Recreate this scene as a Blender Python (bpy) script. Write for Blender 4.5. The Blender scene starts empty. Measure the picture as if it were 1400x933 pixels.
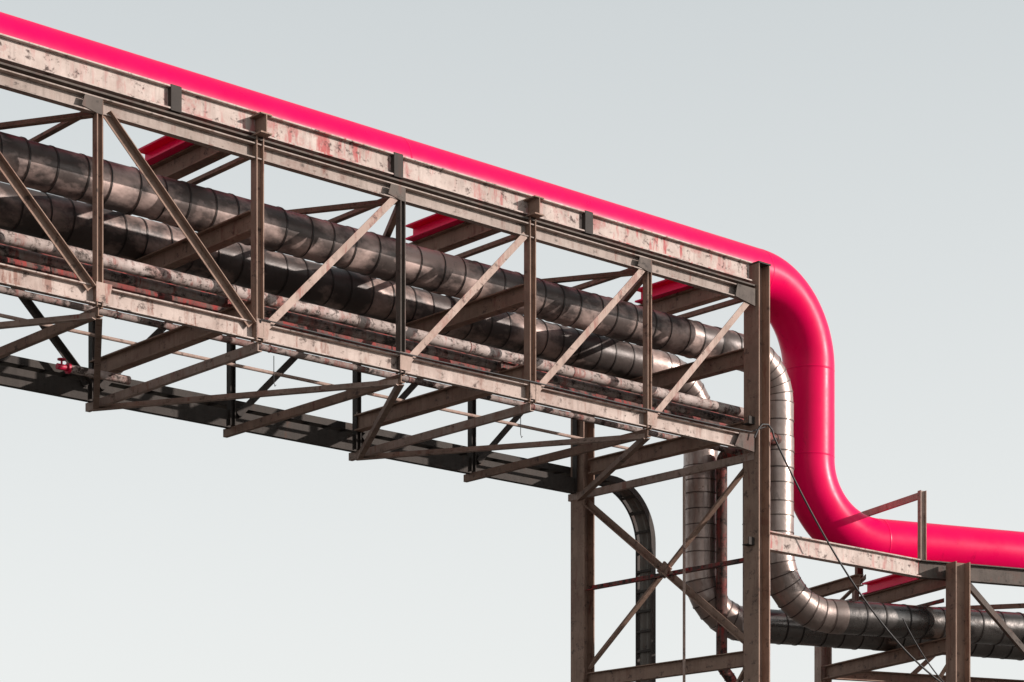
import bpy, bmesh, math, random
from mathutils import Vector, Matrix
random.seed(7)
C = bpy.context.scene.collection
V = Vector
X, Y, Z = V((1,0,0)), V((0,1,0)), V((0,0,1))

# ------------------------------------------------------------------ materials
def nodes_of(name):
    m = bpy.data.materials.new(name); m.use_nodes = True
    nt = m.node_tree
    return m, nt, nt.nodes['Principled BSDF']

def noise(nt, scale, detail=6, rough=.6, stretch=(1,1,1), off=(0,0,0)):
    g = nt.nodes.new('ShaderNodeNewGeometry')
    mp = nt.nodes.new('ShaderNodeMapping'); mp.inputs['Scale'].default_value = stretch
    mp.inputs['Location'].default_value = off
    n = nt.nodes.new('ShaderNodeTexNoise'); n.inputs['Scale'].default_value = scale
    n.inputs['Detail'].default_value = detail; n.inputs['Roughness'].default_value = rough
    nt.links.new(g.outputs['Position'], mp.inputs['Vector'])
    nt.links.new(mp.outputs['Vector'], n.inputs['Vector'])
    return n.outputs['Fac']

def ramp(nt, fac, a, b, ca=(0,0,0,1), cb=(1,1,1,1)):
    r = nt.nodes.new('ShaderNodeValToRGB')
    r.color_ramp.elements[0].position = a; r.color_ramp.elements[1].position = b
    r.color_ramp.elements[0].color = ca; r.color_ramp.elements[1].color = cb
    nt.links.new(fac, r.inputs['Fac']); return r.outputs['Color']
def g4(x): return (x,x,x,1)

def mix(nt, fac, a, b):
    m = nt.nodes.new('ShaderNodeMix'); m.data_type = 'RGBA'
    for sock, val in ((m.inputs[0], fac), (m.inputs[6], a), (m.inputs[7], b)):
        if isinstance(val, (tuple, float)): sock.default_value = val if isinstance(val, float) else (*val[:3], 1)
        else: nt.links.new(val, sock)
    return m.outputs[2]
def mul(nt, a, b):
    m = nt.nodes.new('ShaderNodeMath'); m.operation='MULTIPLY'
    nt.links.new(a, m.inputs[0]); nt.links.new(b, m.inputs[1]); return m.outputs[0]

def bump(nt, bs, h, strength, dist):
    b = nt.nodes.new('ShaderNodeBump'); b.inputs['Strength'].default_value = strength
    b.inputs['Distance'].default_value = dist
    nt.links.new(h, b.inputs['Height']); nt.links.new(b.outputs['Normal'], bs.inputs['Normal'])

def steel(name, paint, paint2, rust, dark, peel=.60, stk=.58, drk=.60, rough=.75, k=.75, zlo=.25):
    m, nt, bs = nodes_of(name)
    # large-scale zones decide where the weathering is dense, so nothing repeats evenly
    zone = ramp(nt, noise(nt, .55, 3, .5, (1,1,1), (4,8,1)), .38, .62, g4(zlo), g4(1))
    base = mix(nt, ramp(nt, noise(nt, 2.4, 5, .65), .32, .68), paint, paint2)
    base = mix(nt, ramp(nt, noise(nt, 1.0, 4, .6, (16,16,1.6), (7,2,0)), .5, .75, g4(0), g4(.5)), base, tuple(x*.55 for x in paint2))
    c = mix(nt, mul(nt, zone, ramp(nt, noise(nt, 1.0, 5, .65, (9,9,1.8), (3,1,0)), stk, stk+.10, g4(0), g4(k))), base, rust)
    c = mix(nt, ramp(nt, noise(nt, 1.9, 10, .72, off=(11,4,2)), peel, peel+.10, g4(0), g4(k)), c, tuple((x+y)/2 for x,y in zip(rust,paint2)))
    c = mix(nt, ramp(nt, noise(nt, 7, 9, .75, (1,1,1.2), (1,9,5)), drk, drk+.09, g4(0), g4(k+.1)), c, dark)
    nt.links.new(c, bs.inputs['Base Color'])
    bs.inputs['Roughness'].default_value = rough
    bs.inputs['Specular IOR Level'].default_value = .25
    bump(nt, bs, noise(nt, 22, 6, .7), .35, .01)
    return m

M_peel = steel('peeling_cream_paint', (.56,.475,.43), (.38,.30,.265), (.38,.04,.045), (.055,.034,.029), .54, .525, .545, k=.85, zlo=.15)
M_lower = steel('worn_cream_paint', (.52,.435,.39), (.36,.28,.245), (.21,.095,.07), (.06,.04,.033), .55, .54, .55, k=.82)
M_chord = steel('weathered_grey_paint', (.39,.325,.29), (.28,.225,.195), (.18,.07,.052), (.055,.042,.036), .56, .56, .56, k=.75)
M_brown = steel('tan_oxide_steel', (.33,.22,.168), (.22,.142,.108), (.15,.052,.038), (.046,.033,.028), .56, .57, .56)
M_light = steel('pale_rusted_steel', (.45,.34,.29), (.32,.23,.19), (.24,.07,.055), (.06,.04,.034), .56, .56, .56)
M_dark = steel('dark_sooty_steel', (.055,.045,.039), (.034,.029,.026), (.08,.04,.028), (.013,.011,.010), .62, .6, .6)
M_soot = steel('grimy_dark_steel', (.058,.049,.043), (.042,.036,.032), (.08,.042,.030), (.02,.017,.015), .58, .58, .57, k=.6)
M_rail = steel('dusty_flange_steel', (.13,.105,.09), (.08,.065,.056), (.16,.06,.045), (.03,.024,.021), .56, .56, .56)
M_tray = steel('dull_galvanised_tray', (.15,.135,.12), (.10,.09,.08), (.12,.06,.045), (.035,.03,.027), .58, .58, .57)
M_rustpipe = steel('flaking_rusty_pipe', (.17,.10,.083), (.085,.053,.046), (.32,.030,.028), (.022,.016,.014), .50, .48, .50, k=.9, zlo=.6)
M_palepipe = steel('pale_painted_pipe', (.48,.40,.37), (.31,.25,.225), (.26,.08,.065), (.04,.028,.024), .53, .53, .50, k=.86, zlo=.6)
M_greypipe = steel('grimy_beige_pipe', (.36,.295,.27), (.19,.15,.135), (.22,.06,.05), (.032,.024,.021), .52, .53, .50, k=.88, zlo=.6)

def pinkmat(name, k=1.0, dirt=.64):
    m, nt, bs = nodes_of(name)
    c = mix(nt, ramp(nt, noise(nt, 1.3, 5, .6, (.6,1,1)), .3, .7), (.82*k,.0005,.092*k), (.73*k,.0005,.076*k))
    c = mix(nt, ramp(nt, noise(nt, 3.2, 9, .75, (1,1,.5)), dirt, dirt+.14), c, (.46*k,.001,.05*k))
    nt.links.new(c, bs.inputs['Base Color'])
    nt.links.new(ramp(nt, noise(nt, 4, 6), .3, .7, g4(.26), g4(.40)), bs.inputs['Roughness'])
    bs.inputs['Specular IOR Level'].default_value = .13
    bump(nt, bs, noise(nt, 3, 3), .08, .02)
    return m
M_pink = pinkmat('magenta_red_paint', 1., .60); M_pinkb = pinkmat('magenta_red_sunlit_tint', 1.18, .72)  # second copy is lightened, painting sunlight onto the shaded saddle beams
M_seam = pinkmat('magenta_weld_seam', .75, .6)

def cladmat(name, a, b, r0, r1, metal, sunpatch=None, wt=.50, ww=.22):
    m, nt, bs = nodes_of(name)
    c = mix(nt, ramp(nt, noise(nt, 2.2, 7, .65), .32, .70), a, b)
    if sunpatch: c = mix(nt, ramp(nt, noise(nt, 1.2, 5, .6, (1,1.6,1.6), off=(2,7,4)), wt, wt+ww), c, sunpatch)  # optional pale patches paint sunlight into the cladding colour
    c = mix(nt, ramp(nt, noise(nt, 9, 8, .75, (1,1,.4)), .57, .70, g4(0), g4(.7)), c, tuple(x*.4 for x in b))
    nt.links.new(c, bs.inputs['Base Color']); bs.inputs['Metallic'].default_value = metal
    nt.links.new(ramp(nt, noise(nt, 3, 6, off=(5,5,5)), .3, .7, g4(r0), g4(r1)), bs.inputs['Roughness'])
    bs.inputs['Specular IOR Level'].default_value = .35
    bump(nt, bs, noise(nt, 4.5, 3), .28, .03)
    return m
M_clad = cladmat('sunpatched_aluminium_cladding', (.115,.09,.082), (.062,.05,.046), .38, .52, .2, (.56,.42,.375), .45, .17)  # dark base carries painted shade, pale noise patches the sunlit spots
M_cladb = cladmat('shade_toned_sunpatched_cladding', (.08,.064,.058), (.046,.038,.035), .38, .54, .2, (.46,.34,.30), .49, .18)  # rear pipe: deeper painted shade, dimmer painted sun patches
M_cladlow = cladmat('dull_aluminium_cladding', (.21,.195,.185), (.135,.122,.115), .22, .36, .85)
M_cladnew = cladmat('bright_aluminium_cladding', (.40,.325,.295), (.24,.19,.17), .26, .42, .65)
M_band = cladmat('dark_cladding_band', (.04,.033,.03), (.022,.019,.018), .4, .6, .4)
M_bandn = cladmat('brown_cladding_seam', (.12,.092,.082), (.07,.055,.05), .4, .6, .5)
def flat(name, col, rough=.6, metal=0.):
    m, nt, bs = nodes_of(name)
    nt.links.new(mix(nt, ramp(nt, noise(nt, 12, 5), .35, .65), col, tuple(x*.6 for x in col)), bs.inputs['Base Color'])
    bs.inputs['Roughness'].default_value = rough; bs.inputs['Metallic'].default_value = metal
    return m
M_cable = flat('black_cable', (.03,.028,.028))
M_red = flat('red_valve_paint', (.65,.005,.06), .5)
M_conc = flat('footing_concrete', (.30,.29,.27), .9)

# ------------------------------------------------------------------ geometry
def mesh_obj(name, bm, mats, origin, parent=None, smooth=None):
    bmesh.ops.recalc_face_normals(bm, faces=bm.faces)
    me = bpy.data.meshes.new(name); bm.to_mesh(me); bm.free()
    for m in mats: me.materials.append(m)
    if smooth:
        for p in me.polygons: p.use_smooth = True
        me.set_sharp_from_angle(angle=math.radians(smooth))
    ob = bpy.data.objects.new(name, me); C.objects.link(ob)
    ob.location = origin
    if parent: ob.parent = parent; ob.location = V(origin) - parent.location
    return ob

def root(name, loc, label, cat, group=None):
    e = bpy.data.objects.new(name, None); e.empty_display_size = .3; C.objects.link(e); e.location = loc
    tag(e, label, cat, group); return e
def tag(o, label, cat, group=None):
    o['label'] = label; o['category'] = cat
    if group: o['group'] = group

def Ip(w,h,tf=.016,tw=.012):
    a,b=w/2,h/2
    return [(-a,-b),(a,-b),(a,-b+tf),(tw/2,-b+tf),(tw/2,b-tf),(a,b-tf),(a,b),(-a,b),(-a,b-tf),(-tw/2,b-tf),(-tw/2,-b+tf),(-a,-b+tf)]
def Cp(w,h,t=.014):      # web at y=0, flanges toward -y
    b=h/2
    return [(0,-b),(0,b),(-w,b),(-w,b-t),(-t,b-t),(-t,-b+t),(-w,-b+t),(-w,-b)]
def Cq(w,h,t=.014): return [(-y,z) for y,z in Cp(w,h,t)]
def Lp(a,b,t=.01,top=False,out=False):
    z0=-a/2; s=-1 if out else 1
    p=[(0,z0),(s*b,z0),(s*b,z0+t),(s*t,z0+t),(s*t,z0+a),(0,z0+a)]
    if top: p=[(y,-z) for y,z in p]
    return p
def Bp(w,h): return [(-w/2,-h/2),(w/2,-h/2),(w/2,h/2),(-w/2,h/2)]

def add_sweep(bm, prof, p0, p1, up=Z, o=V((0,0,0)), mi=0):
    p0=V(p0); p1=V(p1); d=(p1-p0).normalized()
    u=(up-d*up.dot(d)).normalized(); s=u.cross(d)
    r=[]
    for p in (p0,p1):
        r.append([bm.verts.new(p-o+s*y+u*z) for y,z in prof])
    n=len(prof)
    fs=[bm.faces.new((r[0][i],r[0][(i+1)%n],r[1][(i+1)%n],r[1][i])) for i in range(n)]
    fs.append(bm.faces.new(r[0])); fs.append(bm.faces.new(list(reversed(r[1]))))
    for f in fs: f.material_index=mi
def beam(name, prof, p0, p1, mat, parent=None, up=Z):
    bm=bmesh.new(); o=V(p0); add_sweep(bm, prof, p0, p1, up, o)
    return mesh_obj(name, bm, [mat], o, parent)

class Path:
    def __init__(s, pts, bend):
        pts=[V(p) for p in pts]; s.seg=[]; cur=pts[0]; L=0
        bl=bend if isinstance(bend,(list,tuple)) else [bend]*(len(pts))
        for i in range(1,len(pts)):
            if i==len(pts)-1:
                l=(pts[i]-cur).length; s.seg.append(('L',cur,pts[i],L,l)); L+=l; break
            B=bl[i-1]
            d1=(pts[i]-pts[i-1]).normalized(); d2=(pts[i+1]-pts[i]).normalized()
            th=math.acos(max(-1,min(1,d1.dot(d2))))
            T=B*math.tan(th/2); a=pts[i]-d1*T
            l=(a-cur).length
            if l>1e-6: s.seg.append(('L',cur,a,L,l)); L+=l
            n=(d2-d1*d2.dot(d1)).normalized()
            l=B*th; s.seg.append(('A',a+n*B,-n,L,l,d1,B)); L+=l
            cur=pts[i]+d2*T
        s.len=L
    def ev(s,t):
        for g in s.seg:
            if t<=g[3]+g[4]+1e-6: break
        if g[0]=='L':
            d=(g[2]-g[1]).normalized(); return g[1]+d*(t-g[3]), d
        a=(t-g[3])/g[6]; c,n,d=g[1],g[2],g[5]
        return c+(n*math.cos(a)+d*math.sin(a))*g[6], (d*math.cos(a)-n*math.sin(a))

def tube(name, pts, R, bend, mats, mode='plain', parent=None, N=40, step=.33, bead=.008, bw=.012, weld=None, wh=.003):
    P=Path(pts,bend); rings=[]
    if mode=='clad':
        cuts=[]
        for g in P.seg:
            if g[0]=='L':
                n=max(1,round(g[4]/step))
                for k in range(n):
                    cuts.append(g[3]+g[4]*(k+ (random.uniform(-.12,.12) if k else 0))/n)
            else:
                n=max(2,round(g[4]/(g[6]*math.radians(12))))
                for k in range(n): cuts.append(g[3]+g[4]*k/n)
        rad=R; rings.append((0,R,0))
        for c in cuts[1:]:
            nr=R+random.uniform(-.006,.006)
            rings += [(c-bw,rad,0),(c-bw*.95,rad+bead,1),(c+bw*.8,rad+bead,1),(c+bw,nr,0)]; rad=nr
        rings.append((P.len,rad,0))
    else:
        ss=[(0,R,0),(P.len,R,0)]; w=[]
        for g in P.seg:
            if g[0]=='A':
                for k in range(41): ss.append((g[3]+g[4]*k/40,R,0))
                if weld: w += [g[3]-.03,g[3]+g[4]+.03]
            elif weld:
                k=weld
                while k<g[4]-1: w.append(g[3]+g[4]-k); k+=weld
        for c in w: ss += [(c-.022,R,0),(c-.008,R,0),(c-.004,R+wh,1),(c+.004,R+wh,1),(c+.008,R,0),(c+.022,R,0)]
        rings=sorted(ss)
        rings=[r for i,r in enumerate(rings) if i==0 or r[0]-rings[i-1][0]>1e-4]
    bm=bmesh.new(); o=V(pts[0]); prev=None; nn=None; pm=0
    for s_,r_,m_ in rings:
        p,d=P.ev(s_)
        if nn is None: nn=(Z if abs(d.z)<.9 else X)
        nn=(nn-d*nn.dot(d)).normalized(); b=d.cross(nn)
        ring=[bm.verts.new(p-o+(nn*math.cos(2*math.pi*i/N)+b*math.sin(2*math.pi*i/N))*r_) for i in range(N)]
        if prev:
            for i in range(N):
                f=bm.faces.new((prev[i],prev[(i+1)%N],ring[(i+1)%N],ring[i])); f.material_index=1 if (m_ and pm) else 0
        else: bm.faces.new(ring)
        prev=ring; pm=m_
    bm.faces.new(prev)
    return mesh_obj(name,bm,mats,o,parent,smooth=45)

def plate(name, pts, n, t, mat, parent):
    bm=bmesh.new(); o=V(pts[0]); n=V(n)
    a=[bm.verts.new(V(p)-o) for p in pts]; b=[bm.verts.new(V(p)-o+n*t) for p in pts]
    k=len(a); bm.faces.new(a); bm.faces.new(list(reversed(b)))
    for i in range(k): bm.faces.new((a[i],a[(i+1)%k],b[(i+1)%k],b[i]))
    return mesh_obj(name,bm,[mat],o,parent)

# ------------------------------------------------------------------ truss bridge
W=3.38; ZB0,ZB1=8.515,8.71; ZT0,ZT1=10.485,10.655
br=root('pipe_truss_bridge',(-9,1.7,8.4),'long weathered brown steel truss bridge carrying pipes overhead','bridge')
UL=-18.3; UR=-.13
nd=[-.12]+[-.1-2*k for k in range(1,10)]
def zc(a,b): return (a+b)/2
beam('bottom_chord',Cp(.075,ZB1-ZB0),(UL,0,zc(ZB0,ZB1)),(UR,0,zc(ZB0,ZB1)),M_lower,br)
beam('top_chord',Cp(.085,ZT1-ZT0),(UL,0,zc(ZT0,ZT1)),(UR,0,zc(ZT0,ZT1)),M_chord,br)
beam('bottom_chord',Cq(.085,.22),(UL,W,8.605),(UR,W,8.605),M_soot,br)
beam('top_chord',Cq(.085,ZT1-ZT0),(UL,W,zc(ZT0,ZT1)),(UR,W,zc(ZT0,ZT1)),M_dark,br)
gu=[-18.3,-15.17,-12.17,-9.16,-6.15,-3.14,-.13]
for a,b in zip(gu[:-1],gu[1:]):
    beam('top_girder',Ip(.13,.25,.016,.02),(a+.03,0,10.885),(b-.03,0,10.885),M_peel,br)
for a in gu[1:-1]:
    beam('splice_plate',Bp(.145,.13),(a,0,10.745),(a,0,11.02),M_dark,br,up=X)
beam('chord_cover_rail',Bp(.17,.02),(UL,-.01,10.70),(UR,-.01,10.70),M_rail,br)
for k,u in enumerate(nd):
    big = k in (2,4,6,8)
    if k:
        beam('vertical_post',Ip(.11 if big else .09,.10 if big else .075,.012,.01),(u,-.045,8.50),(u,-.045,10.73 if big else 10.62),M_brown if k!=3 else M_rail,br,up=X)
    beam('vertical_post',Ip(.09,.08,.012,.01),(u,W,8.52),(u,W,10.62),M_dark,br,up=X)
    if k%2:
        plate('gusset_plate',[(u-.22,-.087,ZT0+.03),(u-.03,-.087,ZT0-.01),(u+.03,-.087,ZT0-.01),(u+.03,-.087,ZT1-.02),(u-.18,-.087,ZT1-.02)],(0,-1,0),.008,M_rail,br)
    if k==0:
        plate('gusset_plate',[(u-.40,-.088,ZT0+.0),(u-.02,-.088,ZT0-.06),(u-.02,-.088,ZT0+.17),(u-.36,-.088,ZT0+.17)],(0,-1,0),.010,M_rail,br)
        plate('gusset_plate',[(u-.40,-.078,ZB0+.01),(u-.02,-.078,ZB0-.02),(u-.02,-.078,ZB1+.02),(u-.3,-.078,ZB1+.0)],(0,-1,0),.010,M_rail,br)
    else:
        plate('gusset_plate',[(u-.05,-.090,ZB0+.02),(u+.10,-.090,ZB0+.02),(u+.14,-.090,ZB1+.03),(u-.05,-.090,ZB1+.03)],(0,-1,0),.010,M_light,br)
    beam('cross_strut',Cp(.06,.10,.01),(u,-.05,8.455),(u,W+.18,8.455),M_light if k%2==0 else M_brown,br)
    beam('cross_strut',Lp(.08,.07),(u+.02,.02,10.58),(u+.02,W-.02,10.58),M_brown,br)
    if k in (0,2,4,6,8):
        uc=u if k else .0
        lo=.15 if k==0 else 0
        beam('pipe_cross_beam',Ip(.15,.22),(uc,(-.22 if k else .15),10.84),(uc,W+(.15 if k else -.15),10.84),M_brown,br)
        beam('pipe_cross_beam',Ip(.14,.22),(uc,.02+lo,9.83),(uc,W-.02-lo,9.83),M_brown,br)
        beam('pipe_cross_beam',Ip(.13,.21),(uc,.02+lo,8.86),(uc,W-.02-lo,8.86),M_brown,br)
for k in range(9):
    a,b=nd[k+1],nd[k]
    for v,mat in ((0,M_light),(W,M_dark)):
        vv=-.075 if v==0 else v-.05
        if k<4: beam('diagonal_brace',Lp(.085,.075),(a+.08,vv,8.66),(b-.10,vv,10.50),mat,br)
        else:   beam('diagonal_brace',Lp(.085,.075,top=True,out=True),(a+.08,vv+.02,10.50),(b-.10,vv+.02,8.66),M_dark if v else M_brown,br)  # near falling braces get browner steel, colour standing in for their shade
for k in range(9):
    n0,n1=nd[k],nd[k+1]
    va,vb=(W,0) if k%2==0 else (0,W)
    beam('lateral_brace',Lp(.075,.07,.01),(n0,va,8.41 if k%2 else 8.42),(n1,vb,8.41 if k%2 else 8.42),M_light if k%2 else M_brown,br)
    beam('lateral_brace',Lp(.075,.07,.01),(n0,va,10.50),(n1,vb,10.50),M_brown,br)

# ------------------------------------------------------------------ support towers
def tower(u, label):
    t=root('support_tower',(u,W/2,0),label,'steel tower','steel towers holding the pipe bridge')
    for v,top in ((0,11.0),(W,10.73)):
        beam('column',Ip(.27,.22,.018,.014),(u,v,.25),(u,v,top),M_brown,t,up=X)
        bm=bmesh.new(); add_sweep(bm,Bp(.7,.7),(u,v,0),(u,v,.25),X,V((u,v,0))); mesh_obj('concrete_footing',bm,[M_conc],(u,v,0),t)
    beam('cap_plate',Bp(.29,.24),(u,0,11.0),(u,0,11.02),M_dark,t,up=X)
    for z,h,m in ((5.80,.20,M_brown),(7.12,.07,M_rustpipe),(1.6,.2,M_brown)):
        beam('horizontal_strut',Ip(.12,h,.012,.01) if h>.1 else Lp(.07,.07),(u,.135,z),(u,W-.135,z),m,t)
    beam('cross_brace',Lp(.09,.08),(u-.03,.13,6.02),(u-.03,W-.13,8.36),M_brown,t)
    beam('cross_brace',Lp(.09,.08),(u+.03,.13,8.42),(u+.03,W-.13,6.0),M_brown,t)
    beam('cross_brace',Lp(.09,.08),(u-.03,.13,5.7),(u-.03,W-.13,1.8),M_brown,t)
    beam('cross_brace',Lp(.09,.08),(u+.03,.13,1.8),(u+.03,W-.13,5.7),M_brown,t)
    plate('gusset_plate',[(u-.02,1.55,7.18),(u-.02,1.69,7.30),(u-.02,1.83,7.18),(u-.02,1.69,7.06)],(-1,0,0),.03,M_brown,t)
    for z in (7.32,8.92):
        beam('bracket',Lp(.10,.12,.012),(u-.22,-.06,z),(u-.11,-.06,z),M_dark,t)
    return t
tower(0,'two brown H-section steel columns with crossed braces between them')
tower(-18.2,'distant brown steel column pair with crossed braces under the bridge')

# ------------------------------------------------------------------ lower rack beyond the tower
B0=V((3.4,0,0)); E=V((.950,-.312,0)); F=V((.312,.950,0))
def R(s,w,z): return B0+E*s+F*w+Z*z
rk=root('low_pipe_rack',R(.64,1.7,0),'low steel pipe rack with H columns beyond the tower','pipe rack')
beam('side_beam',Ip(.13,.25,.016,.02),(.12,0,7.375),R(-.0,0,7.375),M_peel,rk)
beam('side_beam',Ip(.13,.25,.016,.02),R(.02,0,7.37),R(9,0,7.37),M_rail,rk)
beam('side_beam',Ip(.13,.25),R(.3,3.5,7.37),R(9,3.5,7.37),M_brown,rk)
beam('side_beam',Ip(.11,.16),R(.65,3.38,6.30),R(9,3.38,6.30),M_brown,rk)
for s in (.55,4.64,8.64):
    beam('cross_beam',Ip(.14,.20),R(s,-.1,7.26),R(s,3.42,7.26),M_brown,rk)
    beam('cross_beam',Ip(.15,.21),R(s,-.1,6.315),R(s,3.42,6.315),M_brown,rk)
    beam('cross_strut',Lp(.06,.06),R(s-.1,0,6.95),R(s-.1,3.4,6.95),M_rustpipe,rk)
beam('cross_beam',Ip(.12,.16),R(-.9,.1,7.17),R(-.9,2.2,7.17),M_brown,rk)
beam('lateral_brace',Lp(.07,.06),R(-.8,.1,7.22),R(.5,3.3,7.22),M_brown,rk)
beam('lateral_brace',Lp(.07,.06),R(.6,3.3,7.24),R(4.5,.1,7.24),M_brown,rk)
for s in (.55,8.64):
    beam('column',Ip(.25,.25,.018,.014),R(s,-.2,.2),R(s,-.2,7.46),M_brown,rk,up=E)
    beam('column',Ip(.2,.2,.018,.014),R(s,3.5,.2),R(s,3.5,7.24),M_light,rk,up=E)
    for w in (-.2,3.5):
        bm=bmesh.new(); add_sweep(bm,Bp(.7,.7),R(s,w,0),R(s,w,.2),E,R(s,w,0)); mesh_obj('concrete_footing',bm,[M_conc],R(s,w,0),rk)
beam('diagonal_brace',Lp(.08,.07),R(.8,-.1,7.2),R(3.2,-.1,5.0),M_rail,rk)
beam('diagonal_brace',Lp(.08,.07),R(.8,3.5,5.2),R(3.2,3.5,7.2),M_brown,rk)
beam('diagonal_brace',Lp(.08,.07),R(.64,.0,6.2),R(.64,3.4,3.5),M_brown,rk)
beam('short_post',Ip(.08,.08,.01,.01),R(.15,1.9,6.90),R(.15,1.9,7.50),M_light,rk,up=E)

fr=root('pipe_guide_frame',R(.06,.7,7.5),'small brown steel goal-post frame straddling the pink pipe','pipe support')
beam('post',Ip(.08,.10,.01,.01),R(.06,-.02,7.5),R(.06,-.02,8.49),M_light,fr,up=E)
beam('post',Ip(.08,.10,.01,.01),R(.06,1.66,7.5),R(.06,1.66,8.42),M_brown,fr,up=E)
beam('crossbar',Cp(.05,.09,.01),R(.06,.03,8.44),R(.06,1.70,8.44),M_light,fr)

# ------------------------------------------------------------------ pipes
PV=1.45; PZ=11.520; PR=.375
pk=V((2.71,PV,0))
o=tube('pink_pipe',[(-19,PV,PZ),(2.71,PV,PZ),(2.71,PV,7.925),pk+E*11+Z*7.925],PR,1.14,[M_pink,M_seam],N=96,weld=6.6,wh=.002)
tag(o,'large glossy magenta pink pipe running along bridge top then dropping','pipe')
def clad(name,v,u,zt,zb,r,label,mat,bt,bb,len2=10.):
    p=V((u,v,0))
    rt=root(name,(-19,v,zt),label,'pipe','insulated pipes inside the truss bridge')
    tube('sheathing',[(-19,v,zt),(u-bt-.07,v,zt)],r,.55,[mat,M_band],'clad',rt)
    tube('sheathing',[(u-bt-.068,v,zt),(u,v,zt),(u,v,zb),p+E*(bb+.2)+Z*zb],r,[bt,bb],[M_cladnew,M_bandn],'clad',rt,step=.22,bead=.006,bw=.009)
    tube('sheathing',[p+E*(bb+.202)+Z*zb,p+E*len2+Z*zb],r,.55,[M_cladlow,M_band],'clad',rt)
clad('insulated_pipe',1.0,1.51,10.2,6.67,.242,'thick dull aluminium-clad insulated pipe with dark seam bands',M_clad,.6,.85)
clad('insulated_pipe',2.35,1.38,10.19,6.68,.250,'thick dull aluminium-clad insulated pipe with dark seam bands',M_cladb,.85,.75)
g='thin rusty pipes along the bridge'
o=tube('painted_pipe',[(-19,.35,9.13),(.55,.35,9.13),(.55,.35,.1)],.070,.2,[M_palepipe,M_rustpipe],N=24,weld=1.7,wh=.006); tag(o,'thin cream painted pipe with flaking rust spots','pipe',g)
o=tube('grimy_pipe',[(-19,.55,9.06),(.40,.55,9.06),(.40,.55,.1)],.055,.15,[M_greypipe,M_rustpipe],N=24,weld=1.9,wh=.006); tag(o,'slim grimy beige pipe with rust marks beside thicker pipes','pipe',g)
o=tube('rusty_pipe',[(-19,.86,9.05),(1.45,.86,9.05),(1.45,2.0,9.05),(1.45,2.0,6.0),(1.62,1.95,5.8),(1.62,1.95,.05)],.080,.12,[M_rustpipe,M_dark],N=24,weld=2.3,wh=.008); tag(o,'thin heavily rusted pipe with a vertical drop','pipe',g)
o=tube('grimy_pipe',[(-19,1.12,9.30),(1.2,1.12,9.30),(1.2,1.12,.1)],.055,.15,[M_rustpipe,M_greypipe],N=20,weld=2.1,wh=.006); tag(o,'slim dark rusty pipe tucked behind the cream pipe','pipe',g)
for u in (-12.1,-8.1,-4.1,0.):
    o=beam('pipe_shoe',Ip(.1,.278,.008,.01),(u-.10,1.12,9.106),(u+.10,1.12,9.106),M_rustpipe); tag(o,'tall rusty steel shoe holding a slim dark pipe','pipe support','tall pipe shoes on cross beams')
o=tube('grimy_pipe',[(-19,1.62,9.01),(1.79,1.62,9.01),(1.79,1.62,.1)],.040,.15,[M_greypipe,M_rustpipe],N=20,weld=2.1,wh=.006); tag(o,'slim grimy beige pipe with rust marks beside thicker pipes','pipe',g)
o=tube('conduit',[(-19,2.43,8.99),(.3,2.43,8.99)],.022,.1,[M_light,M_dark],N=12); tag(o,'narrow pinkish steel conduit under the insulated pipes','conduit')
o=tube('drain_pipe',[(-.15,1.2,8.42),(-.15,1.2,.05)],.02,.1,[M_light,M_dark],N=12); tag(o,'very thin pale vertical drain pipe beside braces','drain pipe')
for u in (-12.1,-8.1,-4.1,0.):
    sd=root('pipe_saddle',(u,PV,10.95),'pink painted steel saddle beam carrying the pink pipe','pipe support','pink saddles under the pink pipe')
    beam('saddle_beam',Ip(.26,.185,.022,.014),(u-.06,.8,11.045),(u-.06,2.12,11.045),M_pinkb,sd)
    bm=bmesh.new(); add_sweep(bm,[(-.18,0),(.18,0),(.24,.09),(-.24,.09)],(u-.05,PV,11.139),(u+.05,PV,11.139),Z,V((u,PV,11.139))); mesh_obj('cradle',bm,[M_pinkb],(u,PV,11.139),sd)
sd=root('pipe_saddle',R(.55,1.2,7.36),'pink painted steel saddle beam carrying the pink pipe','pipe support','pink saddles under the pink pipe')
beam('saddle_beam',Ip(.20,.18,.024,.014),R(.55,.3,7.452),R(.55,2.2,7.452),M_pinkb,sd)
for u in (-12.1,-8.1,-4.1):
    o=beam('pipe_shoe',Ip(.1,.086,.008,.01),(u-.12,.35,9.012),(u+.12,.35,9.012),M_rustpipe); tag(o,'small rusty steel shoe holding the thin cream pipe','pipe support','pipe shoes on cross beams')

# cable tray with rails and rungs
TU=1.62; TO=V((-19,3.72,8.86))
P=Path([TO,(TU,3.72,8.86),(TU,3.72,.1)],.85)
tr=root('cable_tray',TO,'dark steel cable tray bending down to the ground','cable tray')
def ribbon(name,off,prof,mat,par):
    bm=bmesh.new(); o=TO; prev=None; n=len(prof)
    ss=[0]+[P.seg[1][3]+P.seg[1][4]*k/16 for k in range(17)]+[P.len]
    for s in ss:
        p,d=P.ev(s); nrm=d.cross(-Y).normalized()
        ring=[bm.verts.new(p-o+Y*(off+a)+nrm*b) for a,b in prof]
        if prev:
            for i in range(n): bm.faces.new((prev[i],prev[(i+1)%n],ring[(i+1)%n],ring[i]))
        else: bm.faces.new(ring)
        prev=ring
    bm.faces.new(prev); mesh_obj(name,bm,[mat],o,par)
ribbon('side_rail',-.16,Bp(.02,.09),M_soot,tr); ribbon('side_rail',.16,Bp(.02,.09),M_soot,tr)
ribbon('cable_bundle',0,[(-.13,-.0),(-.08,-.025),(0,-.0),(.05,-.03),(.12,-.0),(.09,.02),(.03,.03),(-.03,.01),(-.08,.025)],M_tray,tr)
s=.2
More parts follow.
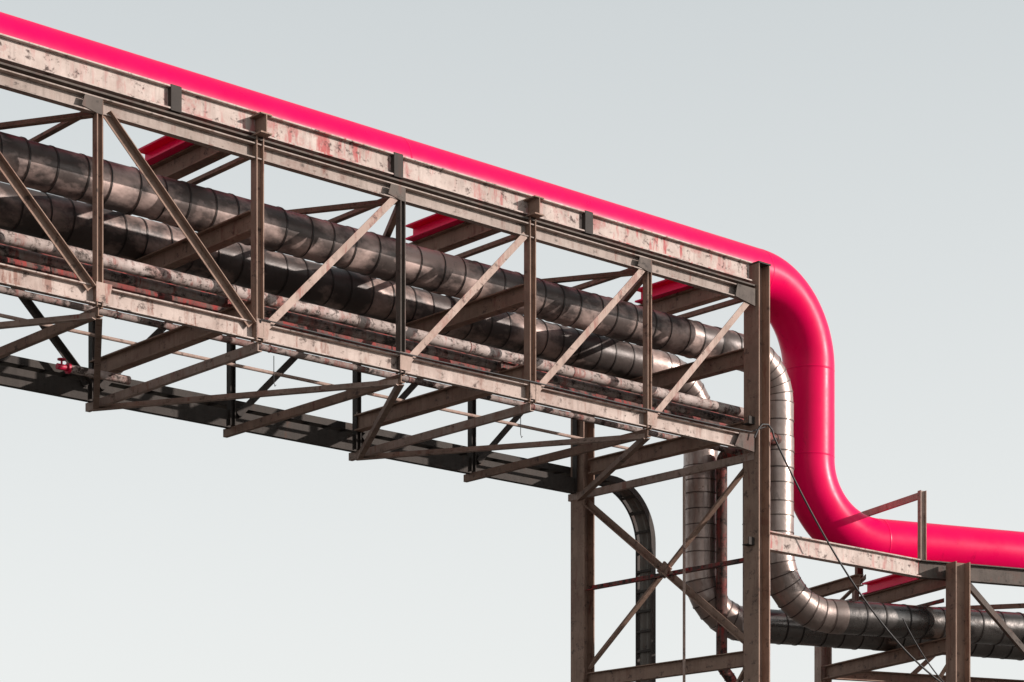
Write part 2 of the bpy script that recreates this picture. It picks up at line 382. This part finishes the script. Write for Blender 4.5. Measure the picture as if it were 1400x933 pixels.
while s<P.len:
    p,d=P.ev(s); q=d.cross(Y)*.04
    bm=bmesh.new(); add_sweep(bm,Bp(.02,.035),p-Y*.15+q,p+Y*.15+q,d,p); add_sweep(bm,Bp(.02,.035),p-Y*.15-q,p+Y*.15-q,d,p); mesh_obj('rung',bm,[M_dark],p,tr); s+=.30

# drain valve
dv=root('drain_valve',(-8.3,2.54,8.60),'short rusty drain pipe stub with small bright red valve','valve')
tube('pipe_stub',[(-8.92,2.54,8.58),(-8.12,2.54,8.58)],.05,.1,[M_palepipe,M_dark],parent=dv,N=20)
tube('flange',[(-8.95,2.54,8.58),(-8.92,2.54,8.58)],.062,.1,[M_red,M_red],parent=dv,N=20)
tube('valve_body',[(-9.08,2.54,8.58),(-8.95,2.54,8.58)],.035,.1,[M_red,M_red],parent=dv,N=20)
tube('stem',[(-9.02,2.54,8.60),(-9.02,2.54,8.66)],.012,.1,[M_red,M_red],parent=dv,N=10)
tube('handwheel',[(-9.02,2.54,8.66),(-9.02,2.54,8.675)],.05,.1,[M_red,M_red],parent=dv,N=16)

# cables and wires
def cable(name,pts,r,mat,label,cat,group=None):
    cu=bpy.data.curves.new(name,'CURVE'); cu.dimensions='3D'; cu.bevel_depth=r; cu.bevel_resolution=2
    sp=cu.splines.new('POLY'); o=V(pts[0]); sp.points.add(len(pts)-1)
    for i,p in enumerate(pts): sp.points[i].co=(*(V(p)-o),1)
    tmp=bpy.data.objects.new(name,cu); C.objects.link(tmp); bpy.context.view_layer.update()
    me=bpy.data.meshes.new_from_object(tmp.evaluated_get(bpy.context.evaluated_depsgraph_get()))
    bpy.data.objects.remove(tmp); me.materials.clear(); me.materials.append(mat)
    ob=bpy.data.objects.new(name,me); C.objects.link(ob); ob.location=o; tag(ob,label,cat,group); return ob
def sag(a,b,s,n=24):
    a,b=V(a),V(b); return [a.lerp(b,i/n)-Z*(4*s*(i/n)*(1-i/n)) for i in range(n+1)]
pts=[(-8.1,-.10,8.70)]
for a,b in zip([-8.1,-4.1],[-4.1,-.25]): pts+=sag((a,-.12,8.735),(b,-.12,8.735),.015,8)[:-1]
pts+=sag((-.25,-.12,8.74),(.0,-.17,8.84),0,2)
cable('power_cable',pts,.009,M_cable,'thin black cable strung along the bridge lower chord','cable')
cable('power_cable',[(-.22,-.16,8.66),(-.17,-.18,8.78),(-.10,-.19,8.85),(0,-.20,8.86),(.08,-.2,8.80)]+sag((.11,-.2,8.72),R(.45,-.4,5.55),.52,32),.013,M_cable,'thin black cable drooping from column towards the low rack','cable')
cable('power_cable',sag(R(-.35,-.15,6.62),R(.42,-.36,5.55),.12),.010,M_cable,'short black cable hanging beside the silver pipe','cable')
for u,z in ((-7.6,8.42),(-3.9,8.42)):
    cable('hanging_wire',[(u,.35,z+.1),(u,.35,z-.20),(u+.015,.35,z-.24),(u+.03,.35,z-.22)],.0045,M_cable,'short hooked wire dangling under the bridge','wire','wires hanging from the bridge')

# ------------------------------------------------------------------ ground, world, sun, camera
bm=bmesh.new(); s=1500
bm.faces.new([bm.verts.new(p) for p in ((-s,-s,0),(s,-s,0),(s,s,0),(-s,s,0))])
m,nt,bs=nodes_of('yard_ground')
nt.links.new(mix(nt,ramp(nt,noise(nt,.15,8,.7),.35,.65),(.065,.058,.052),(.10,.092,.083)),bs.inputs['Base Color']); bs.inputs['Roughness'].default_value=.95
gr=mesh_obj('ground',bm,[m],(0,0,0)); gr['kind']='structure'; gr['label']='dusty industrial yard ground'; gr['category']='ground'

el=math.radians(17.5); az=V((.62,-.785,0)).normalized()
S=V((az.x*math.cos(el),az.y*math.cos(el),math.sin(el)))
L=bpy.data.lights.new('sun','SUN'); L.energy=5.0; L.angle=math.radians(.5); L.color=(1,.90,.84)
lo=bpy.data.objects.new('sun',L); C.objects.link(lo); lo.rotation_euler=S.to_track_quat('Z','Y').to_euler()
w=bpy.data.worlds.new('World'); bpy.context.scene.world=w; w.use_nodes=True; nt=w.node_tree
bg=nt.nodes['Background']; sky=nt.nodes.new('ShaderNodeTexSky'); sky.sky_type='NISHITA'; sky.sun_disc=False
sky.sun_elevation=el; sky.sun_rotation=math.atan2(S.x,S.y); sky.air_density=1; sky.dust_density=3
hs=nt.nodes.new('ShaderNodeHueSaturation'); hs.inputs['Saturation'].default_value=.1; hs.inputs['Value'].default_value=2.2
nt.links.new(sky.outputs[0],hs.inputs['Color'])
tc=nt.nodes.new('ShaderNodeTexCoord'); sx=nt.nodes.new('ShaderNodeSeparateXYZ'); nt.links.new(tc.outputs['Generated'],sx.inputs[0])
rp=nt.nodes.new('ShaderNodeValToRGB'); nt.links.new(sx.outputs['Z'],rp.inputs['Fac'])
st=[(0,(.90,.92,.91)),(.125,(.845,.87,.86)),(.394,(.625,.67,.685)),(.58,(.31,.35,.37)),(1,(.15,.19,.21))]
e=rp.color_ramp.elements; e[0].position=0; e[1].position=1
while len(e)<len(st): e.new(.5)
for i,(p,c) in enumerate(st): e[i].position=p; e[i].color=(*c,1)
sc_=nt.nodes.new('ShaderNodeVectorMath'); sc_.operation='SCALE'; sc_.inputs[3].default_value=1/.12
nt.links.new(rp.outputs[0],sc_.inputs[0])
mx=nt.nodes.new('ShaderNodeMix'); mx.data_type='RGBA'; mx.inputs[0].default_value=.15
nt.links.new(sc_.outputs[0],mx.inputs[6]); nt.links.new(hs.outputs[0],mx.inputs[7])
nt.links.new(mx.outputs[2],bg.inputs['Color']); bg.inputs['Strength'].default_value=.12

cd=bpy.data.cameras.new('camera'); co=bpy.data.objects.new('camera',cd); C.objects.link(co)
co.location=(-22.32,-20.31,1.7); co.rotation_euler=(math.radians(90),0,math.radians(-41.5))
cd.sensor_width=36; cd.lens=79.25; cd.shift_y=.6096; cd.clip_end=5000
sc=bpy.context.scene; sc.camera=co
sc.view_settings.view_transform='Standard'; sc.view_settings.look='None'; sc.view_settings.exposure=0
